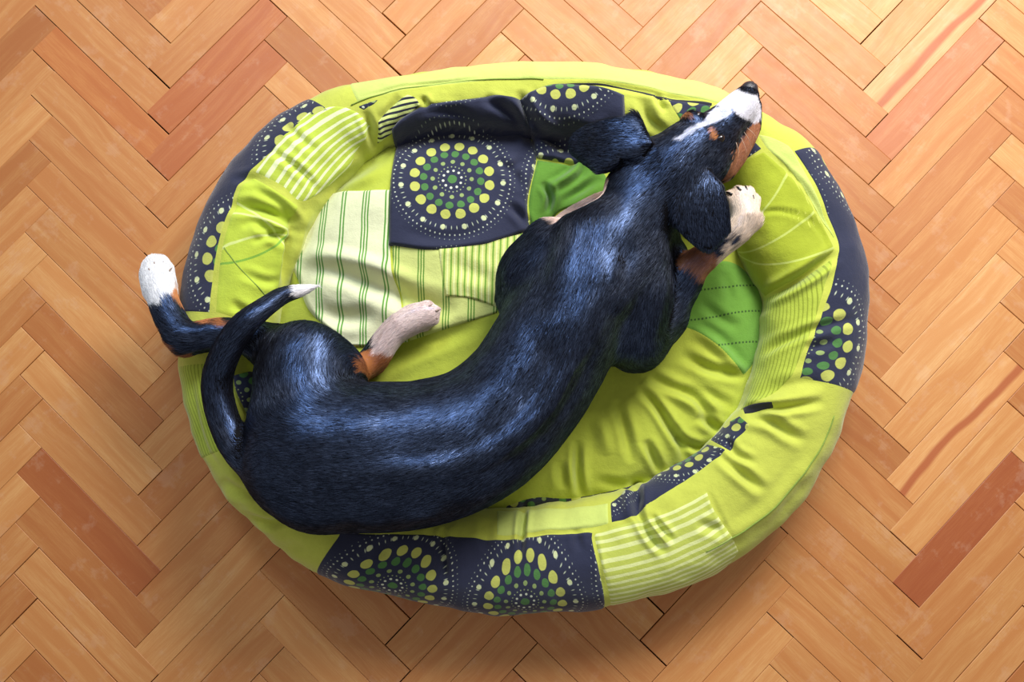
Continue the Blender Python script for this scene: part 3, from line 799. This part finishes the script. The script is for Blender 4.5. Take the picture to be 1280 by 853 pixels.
bp('rim_panel', [(762,627),(807,602),(840,580),(885,556)], [(885,556),(912,562)], [(762,656),(790,650),(815,632),(868,598),(912,562)], [(762,627),(762,656)], M_navy, None, org=(850,560), ang=0)
bp('rim_panel', [(885,556),(905,536),(926,520)], [(926,520),(940,532)], [(912,565),(925,548),(940,532)], [(885,556),(912,565)], M_navy, None, org=(935,500), ang=0)
bp('rim_panel', [(926,508),(968,502)], [(968,502),(969,510)], [(930,520),(950,514),(969,510)], [(926,508),(930,520)], M_black, None)
# pale strip above the dotted panel
bp('rim_panel', [(620,641),(680,634),(762,627)], [(762,627),(762,656)], [(620,671),(640,672),(722,664),(762,656)], [(620,641),(620,671)], M_pale, None)
bp('rim_panel', [(441,110),(520,92),(600,84),(700,82),(790,87),(870,106),(930,128)], [(930,128),(925,140)], [(447,131),(520,112),(600,102),(700,102),(780,107),(860,122),(925,140)], [(441,110),(447,131)], M_pale, None)
bp('rim_panel', [(944,166),(966,172),(986,184)], [(986,184),(1012,225),(1034,275),(1046,304)], [(1030,277),(1046,304)], [(944,166),(957,188),(1000,228),(1030,277)], M_pale, None)
# left side
bp('edge_panel', [(383,120),(322,160),(279,214),(243,288),(228,350),(222,392)], [(222,392),(263,393)], [(413,139),(384,150),(342,192),(300,232),(289,262),(272,319),(265,393)], [(383,120),(413,139)], M_navy, None, org=(205,300), ang=90)
bp('rim_panel', [(379,141),(410,133),(448,138),(466,160)], [(466,160),(440,205),(412,234)], [(316,217),(350,236),(375,256),(412,234)], [(379,141),(338,187),(316,217)], M_stripe_w, None, org=(380,140), ang=90)
bp('rim_panel', [(315,218),(345,236),(374,256)], [(374,256),(360,300),(352,350),(340,398)], [(266,393),(300,400),(340,398)], [(315,218),(300,233),(290,262),(273,320),(266,393)], M_leaf2, None, org=(300,300), ang=60)
bp('rim_panel', [(472,150),(490,130),(508,117)], [(508,117),(520,121),(527,130)], [(470,183),(498,160),(527,130)], [(472,150),(470,183)], M_stripe_k, None, org=(472,150), ang=90)
bp('rim_panel', [(441,134),(477,122)], [(477,122),(468,132)], [(457,139),(468,132)], [(441,134),(457,139)], M_navy, None)
bp('rim_panel', [(690,105),(760,105),(834,119),(892,128)], [(892,128),(892,136)], [(690,109),(760,110),(834,127),(892,136)], [(690,105),(690,109)], M_black, None)
bp('rim_panel', [(832,122),(892,131)], [(892,131),(880,160)], [(850,150),(880,160)], [(832,122),(850,150)], M_navy, None, org=(870,170))
bp('rim_panel', [(942,171),(957,187)], [(957,187),(930,203)], [(918,200),(930,203)], [(942,171),(918,200)], M_navy, None, org=(900,240))
bp('edge_panel', [(224,448),(262,452)], [(262,452),(270,500),(292,560)], [(247,575),(292,560)], [(224,448),(232,510),(247,575)], M_stripe_r, None, org=(235,448), ang=90)
# stitched outer seam
def rim_seam(pts, mat):
    prm = px2param(pts); prm = smooth_poly(prm, 60)
    P = bolster_surface(prm[:, 0], prm[:, 1], .0008)
    setp(tube('seam', P, .0009, mat, None, 6), bed)
M_seam = plain('green_thread', (132, 156, 60))
rim_seam([(882,690),(950,648),(1000,595),(1030,550),(1040,520)], M_seam)
rim_seam([(440,132),(480,118),(540,105),(600,99),(680,100)], M_seam)
rim_seam([(281,310),(300,335),(336,378)], M_seam)

def cp(*a, **k):
    return setp(cushion_panel(*a, **k), cush)
cp('cream_panel', [(414,240),(450,238),(489,237)], [(489,237),(489,310),(492,340),(500,372),(512,428)], [(440,434),(475,434),(512,428)], [(414,240),(392,265),(366,322),(372,352),(388,392),(440,434)], M_cream, cush, org=(420,300), ang=-3, thick=.004)
cp('fine_striped_panel', [(489,237),(570,262),(665,275)], [(665,275),(640,330),(622,392)], [(512,428),(560,412),(622,392)], [(489,237),(489,310),(492,340),(500,372),(512,428)], M_cream3, cush, org=(489,300), ang=-3, thick=.001)
cp('fine_striped_panel', [(545,310),(600,300),(660,288)], [(660,288),(640,330),(622,388)], [(556,372),(590,376),(622,388)], [(545,310),(550,340),(556,372)], M_cream2, cush, org=(545,310), ang=-3, thick=.003)
cp('green_panel', [(862,345),(900,325),(930,335),(957,375)], [(957,375),(956,412),(945,452),(930,472)], [(800,420),(850,410),(890,430),(930,472)], [(862,345),(830,380),(800,420)], M_dash, cush, org=(900,340), ang=0)
cp('inner_dotted_panel', [(630,632),(668,618),(720,620),(806,602)], [(806,602),(812,610)], [(630,642),(668,640),(740,630),(812,610)], [(630,632),(630,642)], M_navy, cush, org=(680,600))
cp('inner_dotted_panel', [(292,470),(330,462)], [(330,462),(345,500),(345,545)], [(306,512),(325,545),(345,545)], [(292,470),(296,490),(306,512)], M_navy, cush, org=(285,500), over_rim=True)
FT = .007
cp('dotted_flap', [(490,162),(506,146),(527,135),(560,128),(590,124),(620,120),(650,124)], [(650,124),(662,160),(671,198),(660,250),(663,290)], [(485,308),(540,315),(600,310),(625,303),(663,290)], [(490,162),(487,235),(485,308)], M_navy, cush, org=(566,226), ang=0, over_rim=True, thick=FT)
cp('dotted_flap', [(650,124),(669,113),(691,106),(720,106),(750,108),(780,120)], [(780,120),(781,150),(778,176),(745,205)], [(671,198),(716,206),(745,205)], [(650,124),(662,160),(671,198)], M_navy, cush, org=(700,92), ang=0, over_rim=True, thick=FT)
cp('green_fold', [(671,199),(716,206),(726,197),(745,205)], [(745,205),(760,225),(756,250)], [(663,290),(680,288),(702,264),(756,250)], [(671,199),(660,250),(663,290)], M_green, cush, org=(700,230), over_rim=True, thick=.002)


PANEL_LABELS = {'navy_medallion_cotton': 'navy cotton panel printed with rings of yellow, green and white dots', 'olive_leaf_cotton': 'olive panel with thin pale leaf lines',
 'lime_leaf_cotton': 'lime panel with thin white and green leaf lines', 'olive_ribbed_cotton': 'olive panel with fine ribbed stripes', 'lime_ribbed_cotton': 'lime panel with pale parallel stripes',
 'white_arc_cotton': 'lime panel with white curved stripes', 'black_band_cotton': 'pale panel with black bands', 'cream_striped_cotton': 'cream panel with thin green stripes',
 'fine_striped_cotton': 'pale panel with fine close green stripes', 'lime_triple_striped_cotton': 'pale lime panel with groups of three green stripes',
 'green_dashed_cotton': 'bright green panel with dark dashed lines', 'bright_green_cotton': 'plain green folded panel', 'pale_lime_cotton': 'pale lime panel', 'black_cotton': 'small black panel'}
for o_ in list(bed.children) + list(cush.children):
    if o_.data and o_.data.materials and o_.data.materials[0] and o_.data.materials[0].name in PANEL_LABELS and 'panel' in o_.name or 'flap' in o_.name or 'fold' in o_.name:
        o_['label'] = PANEL_LABELS[o_.data.materials[0].name]
# ------------------------------------------------------------------ the dog
def zone(pts, rgb, nz=.006, zs=.25):
    P = np.array([at(*p[:3]) for p in pts]); R = np.array([p[3] * (CAM[2] - p[2]) / F for p in pts])
    return P, R, s2l(*rgb), nz, zs
BLACK, TAN, WHITE, PINK = (11, 10, 13), (168, 100, 52), (238, 232, 226), (214, 176, 160)
ZONES = [
 # front right leg: tan forearm, pale below
 zone([(852,356,.130,13),(866,338,.130,25),(880,325,.132,24)], (150,100,70), .004, .8),
 zone([(888,318,.136,22),(918,293,.142,24),(936,272,.148,28),(928,240,.148,24)], (222,202,182), .003, .9),
 # chest and left foreleg
 zone([(683,312,.090,20),(712,276,.10,22),(760,250,.100,22)], (214,186,172), .004),
 # hind foot
 zone([(452,462,.092,21),(472,456,.092,17)], (160,100,58)),
 zone([(486,428,.098,24),(515,400,.100,28),(545,388,.100,24)], (226,206,200), .004),
 # outstretched hind leg
 zone([(226,368,.122,10),(250,393,.128,9),(290,408,.128,8),(320,412,.128,5)], (190,124,76), .004),
 zone([(182,378,.120,14),(192,400,.122,10),(212,434,.125,9),(250,446,.125,8)], (168,108,70), .004),
 zone([(200,366,.125,25),(194,335,.115,30)], (228,227,228), .004),
 # tail tip
 zone([(374,364,.156,12),(400,356,.150,12)], (236,232,232), .006),
 # face: tan cheek, dark cheek above it, blaze, white muzzle, brows
 zone([(950,158,.160,12),(940,178,.160,13),(924,200,.155,12),(910,217,.150,8)], (156,102,70), .008),
 zone([(850,172,.210,2.5),(872,159,.205,4),(893,146,.196,7),(906,136,.190,11)], (196,198,214), .0045),
 zone([(914,124,.172,16),(926,134,.165,18),(941,138,.160,16)], (204,201,208), .006),
 zone([(912,105,.172,6),(897,115,.172,9),(880,128,.18,9)], BLACK, .003),
 zone([(853,139,.200,3.0),(863,143,.202,3.0)], (150,98,62), .001),
 zone([(891,161,.204,3.6),(894,170,.204,4.4)], (172,112,64), .001),
]
def coat(P):
    C = np.tile(np.array(s2l(*BLACK)), (len(P), 1))
    nn = noise(P, 110, 31) * .6 + noise(P, 260, 32) * .4
    for Pz, Rz, rgb, nz, zs in ZONES:
        lo, hi = Pz.min(0) - Rz.max() - (.02, .02, .05), Pz.max(0) + Rz.max() + (.02, .02, .05)
        s = np.flatnonzero(((P > lo) & (P < hi)).all(1))
        if not len(s): continue
        d = np.full(len(s), 9.0)
        for i in range(len(Pz) - 1):
            a, b = Pz[i], Pz[i + 1]; e = b - a; h = np.clip(((P[s] - a) @ e) / (e @ e), 0, 1)
            d = np.minimum(d, np.linalg.norm((P[s] - a - h[:, None] * e) * (1, 1, zs), axis=1) - (Rz[i] + (Rz[i + 1] - Rz[i]) * h))
        k = 1 - np.clip((d + nz * nn[s] + .001) / .002, 0, 1)
        C[s] = C[s] * (1 - k[:, None]) + np.array(rgb) * k[:, None]
    return C
def blur3(A):
    for k in range(3):
        B = A.copy(); sl = [slice(None)] * 3; a = list(sl); b = list(sl); c = list(sl)
        a[k] = slice(0, -2); b[k] = slice(1, -1); c[k] = slice(2, None)
        B[tuple(b)] = (A[tuple(a)] + 2 * A[tuple(b)] + A[tuple(c)]) / 4; A = B
    return A
G = np.stack(np.gradient(blur3(blur3(blur3(SDF))), VOX), -1).astype(np.float32)
def normals(P):
    q = (P - G0) / VOX; i = np.clip(np.floor(q).astype(int), 0, np.array(SDF.shape) - 2); f = np.clip(q - i, 0, 1); n = 0
    for a in (0, 1):
        for b in (0, 1):
            for c in (0, 1):
                wt = (f[:, 0] if a else 1 - f[:, 0]) * (f[:, 1] if b else 1 - f[:, 1]) * (f[:, 2] if c else 1 - f[:, 2])
                n = n + wt[:, None] * G[i[:, 0] + a, i[:, 1] + b, i[:, 2] + c]
    return n / (np.linalg.norm(n, axis=1)[:, None] + 1e-9)
def flow(P, N):
    D = np.zeros_like(P); rest = np.zeros(len(P))
    for name, C, R, sgn in BONES3:
        s0 = np.flatnonzero(((P > C.min(0) - .11) & (P < C.max(0) + .11)).all(1))
        if not len(s0): continue
        TT = np.gradient(C, axis=0); TT /= np.linalg.norm(TT, axis=1)[:, None] + 1e-9
        best = np.full(len(s0), 9.0); dr = np.zeros((len(s0), 3))
        for i in range(len(C) - 1):
            a, b = C[i], C[i + 1]; e = b - a; L = np.linalg.norm(e) + 1e-9; h = np.clip(((P[s0] - a) @ e) / L ** 2, 0, 1)
            d = np.abs(np.linalg.norm(P[s0] - a - h[:, None] * e, axis=1) - (R[i] + (R[i + 1] - R[i]) * h))
            k = d < best; best[k] = d[k]; dr[k] = (TT[i] + (TT[i + 1] - TT[i]) * h[:, None])[k]
        w = np.exp(-(best / .008)) + 1e-6
        D[s0] += dr * sgn * w[:, None]
    ns = np.stack([noise(P, 9, 41 + k) * .22 + noise(P, 50, 51 + k) * .13 for k in range(3)], -1)
    D /= np.linalg.norm(D, axis=1)[:, None] + 1e-9
    D = D + ns
    D -= N * (D * N).sum(1)[:, None]
    return D / (np.linalg.norm(D, axis=1)[:, None] + 1e-9)
for b in BONES3: pass
FLIP = {'muzzle': 1, 'lower_jaw': 1, 'skull': 1, 'neck': 1, 'cheek': 1}
def coat_material(name, strands):
    m = NT(name)
    a = m.n('ShaderNodeAttribute', attribute_name='Col')
    m.put(m.b.inputs['Base Color'], a.outputs['Color'])
    m.b.inputs['Roughness'].default_value = .6
    m.b.inputs['Specular IOR Level'].default_value = .05
    if strands:
        h = m.n('ShaderNodeBsdfHair', component='Reflection')
        sh = m.n('ShaderNodeAttribute', attribute_name='Shine')
        vm = m.n('ShaderNodeVectorMath', operation='SCALE'); vm.inputs[0].default_value = (.040, .046, .064); m.put(vm.inputs['Scale'], sh.outputs['Fac'])
        m.put(h.inputs['Color'], vm.outputs[0]); h.inputs['RoughnessU'].default_value = .045; h.inputs['RoughnessV'].default_value = .9
        ad = m.n('ShaderNodeAddShader'); m.t.links.new(m.b.outputs[0], ad.inputs[0]); m.t.links.new(h.outputs[0], ad.inputs[1])
        # gloss of the whole lying coat: follows the body surface under each hair, the sky light's blue put into its tint
        na = m.n('ShaderNodeAttribute', attribute_name='Lay')
        gl = m.n('ShaderNodeBsdfAnisotropic'); gl.inputs['Roughness'].default_value = .345
        vg = m.n('ShaderNodeVectorMath', operation='SCALE'); vg.inputs[0].default_value = (.068, .102, .20); m.put(vg.inputs['Scale'], m.math('ADD', sh.outputs['Fac'], .22))
        m.put(gl.inputs['Color'], vg.outputs[0]); m.put(gl.inputs['Normal'], na.outputs['Vector'])
        ad2 = m.n('ShaderNodeAddShader'); m.t.links.new(ad.outputs[0], ad2.inputs[0]); m.t.links.new(gl.outputs[0], ad2.inputs[1])
        m.t.links.new(ad2.outputs[0], m.t.nodes['Material Output'].inputs[0])
    return m.m
CC = coat(DV)
dog = fast_mesh('dog', DV, DQ, coat_material('dog_skin', False), None, colr=np.c_[CC, np.ones(len(CC))])
tag(dog, 'black dog with white and tan markings lying curled across the patchwork bed', 'dog')

def fur():
    rng = np.random.default_rng(5)
    a, b, c, d = (DV[DQ[:, k]] for k in range(4))
    cr = np.cross(c - a, d - b); ar = np.linalg.norm(cr, axis=1) / 2; nz = cr[:, 2] / (2 * ar + 1e-12)
    wgt = ar * np.where(nz > -.25, 1, .0)
    n = NSTRANDS
    f = rng.choice(len(DQ), n, p=wgt / wgt.sum())
    u, v = rng.random(n), rng.random(n)
    P = (a[f] * ((1 - u) * (1 - v))[:, None] + b[f] * (u * (1 - v))[:, None] + c[f] * (u * v)[:, None] + d[f] * ((1 - u) * v)[:, None])
    N = normals(P); D = flow(P, N)
    X, Y = proj(P)
    L = np.full(n, .0115)
    hd = at(875, 190, .17); dist = np.linalg.norm(P - hd, axis=1)
    L = np.where(dist < .085, .0075, L)
    mz = at(930, 135, .16); L = np.where(np.linalg.norm(P - mz, axis=1) < .035, .0035, L)
    for (x, y, z, r, l) in ((928,255,.15,32,.0045),(196,345,.12,38,.006),(520,398,.1,36,.005),(890,315,.15,26,.006),(380,362,.16,40,.010),(870,270,.18,50,.008),(755,185,.17,50,.008)):
        q = at(x, y, z); L = np.where(np.linalg.norm(P - q, axis=1) < r * .001, l, L)
    L *= rng.uniform(.65, 1.2, n)
    K = 5; t = np.linspace(0, 1, K)[None, :, None]
    lift = (.14 + .03 * rng.random(n) + .09 * noise(P, 22, 71) + .05 * noise(P, 70, 72)).clip(.09)[:, None, None]
    side = np.cross(N, D)
    bend = (rng.normal(0, .09, n))[:, None, None]
    pts = P[:, None] - N[:, None] * .0001 + L[:, None, None] * (D[:, None] * t + N[:, None] * lift * (t - .58 * t ** 2) + side[:, None] * bend * t ** 2)
    C = coat(P); C = C * rng.uniform(.7, 1.3, n)[:, None]
    hc = bpy.data.hair_curves.new('fur'); hc.add_curves([K] * n)
    hc.attributes['position'].data.foreach_set('vector', pts.astype(np.float32).ravel()) if 'position' in hc.attributes else hc.points.foreach_set('position', pts.astype(np.float32).ravel())
    ra = hc.attributes.get('radius') or hc.attributes.new('radius', 'FLOAT', 'POINT')
    rad = (np.array([.00018, .0002, .00017, .00012, .00003])[None] * rng.uniform(.8, 1.2, n)[:, None]).astype(np.float32)
    ra.data.foreach_set('value', rad.ravel())
    ca = hc.attributes.new('Col', 'FLOAT_COLOR', 'CURVE')
    ca.data.foreach_set('color', np.c_[C, np.ones(n)].astype(np.float32).ravel())
    N2 = N + D * rng.normal(0, .10, n)[:, None] + np.stack([noise(P, 34, 91 + k) for k in range(3)], -1) * .13
    N2 /= np.linalg.norm(N2, axis=1)[:, None]
    la = hc.attributes.new('Lay', 'FLOAT_VECTOR', 'CURVE'); la.data.foreach_set('vector', N2.astype(np.float32).ravel())
    sa = hc.attributes.new('Shine', 'FLOAT', 'CURVE')
    shine = (rng.random(n) ** 2.2 * .85 + .02) * np.clip(.78 + .38 * noise(P, 240, 81) + .25 * noise(P, 70, 82), .15, 2)
    shine = np.where(C.mean(1) > .1, shine * .3, shine)
    sa.data.foreach_set('value', shine.astype(np.float32))
    hc.materials.append(coat_material('dog_fur', True))
    o = bpy.data.objects.new('fur', hc); col.objects.link(o); o.parent = dog; o['kind'] = 'stuff'
NSTRANDS = 230000
fur()

def top_point(px, py, lift=0.0):
    """first point of the dog's surface on the line of sight"""
    d = ray(px, py)
    for z in np.arange(.265, .03, -.0008):
        p = at(px, py, z); i = np.round((p - G0) / VOX).astype(int)
        if (i < 0).any() or (i >= SDF.shape).any(): continue
        if SDF[tuple(i)] < 0: return p + normals(p[None])[0] * lift
    return at(px, py, .15)
def blob(name, centre, axes, sx, sy, sz, mat, nu=28, nv=18, fn=None):
    u = np.linspace(0, 2 * np.pi, nu + 1)[:-1]; v = np.linspace(.02, np.pi - .02, nv)
    U, Vv = np.meshgrid(u, v, indexing='ij')
    L = np.stack([np.cos(U) * np.sin(Vv), np.sin(U) * np.sin(Vv), np.cos(Vv)], -1)
    if fn is not None: L = L * fn(L)[..., None]
    P = np.array(centre) + (L * (sx, sy, sz)) @ np.array(axes)
    return fast_mesh(name, P.reshape(-1, 3), grid_quads(nu, nv, True)[:, ::-1], mat, dog)
def frame(fwd, up):
    f = np.array(fwd) / np.linalg.norm(fwd); u = np.array(up) - f * np.dot(up, f); u /= np.linalg.norm(u)
    return np.array([f, np.cross(u, f), u])
mn = NT('nose_leather'); mn.b.inputs['Base Color'].default_value = (*s2l(44, 40, 46), 1); mn.b.inputs['Roughness'].default_value = .38
tcn = mn.n('ShaderNodeTexCoord'); vo = mn.n('ShaderNodeTexVoronoi'); vo.inputs['Scale'].default_value = 900; mn.put(vo.inputs['Vector'], tcn.outputs['Object']); mn.bump(vo.outputs['Distance'], .5, .0004)
hd_f = at(941, 106, .158) - at(870, 185, .158)
fr = frame(hd_f, (-.25, -.15, 1))
def nose_shape(L):
    out = 1 - .10 * (L[..., 1] ** 2)
    for s in (-1, 1):
        d = np.linalg.norm(L - np.array([.80, .48 * s, -.30]), axis=-1); out = out - .30 * np.exp(-(d / .22) ** 2)
    d = np.abs(L[..., 1]); out = out - .06 * np.exp(-(d / .07) ** 2) * (L[..., 0] > .2)
    return out
blob('nose', at(936, 113, .160), fr, .0125, .0125, .0105, mn.m, fn=nose_shape)
me_ = NT('wet_eye'); me_.b.inputs['Base Color'].default_value = (*s2l(26, 18, 16), 1); me_.b.inputs['Roughness'].default_value = .08
for (x, y, r) in ((902, 173, .0052), (873, 143, .0045)):
    blob('eye', top_point(x, y, -.0028), fr, r * 1.25, r, r, me_.m)
mc = NT('black_claw'); mc.b.inputs['Base Color'].default_value = (*s2l(30, 26, 26), 1); mc.b.inputs['Roughness'].default_value = .3
mc2 = NT('pale_claw'); mc2.b.inputs['Base Color'].default_value = (*s2l(150, 128, 116), 1); mc2.b.inputs['Roughness'].default_value = .35
def claw(x0, y0, x1, y1, mat, drop=.004, r=.0019):
    a = top_point(x0, y0, -.001); b = a.copy(); e = at(x1, y1, a[2])
    b[:2] = e[:2]; b[2] -= drop; m_ = (a + b) / 2 + (0, 0, .0015)
    tube('claw', [a, m_, b], [r, r * .8, r * .25], mat, dog, 8, n=8)
for c in ((915,243,908,239), (926,238,921,232), (934,238,932,231), (942,249,941,241)): claw(*c, mc.m)
for c in ((536,383,540,380), (545,389,549,387), (543,399,547,398)): claw(*c, mc2.m, r=.0014)
for c in ((187,338,183,333), (193,330,191,325), (203,330,204,325), (212,339,213,334)): claw(*c, mc2.m, drop=.006, r=.0012)
mw = NT('whisker_hair'); mw.b.inputs['Base Color'].default_value = (*s2l(200, 180, 160), 1)
for (x0, y0, x1, y1) in ((930,165,940,185), (926,172,934,194), (920,178,924,200), (934,160,948,176)):
    a = top_point(x0, y0); b = at(x1, y1, a[2] - .01)
    tube('whisker', [a, (a + b) / 2 + (0, 0, .004), b], [.0003, .0002, .0001], mw.m, dog, 4, n=6)
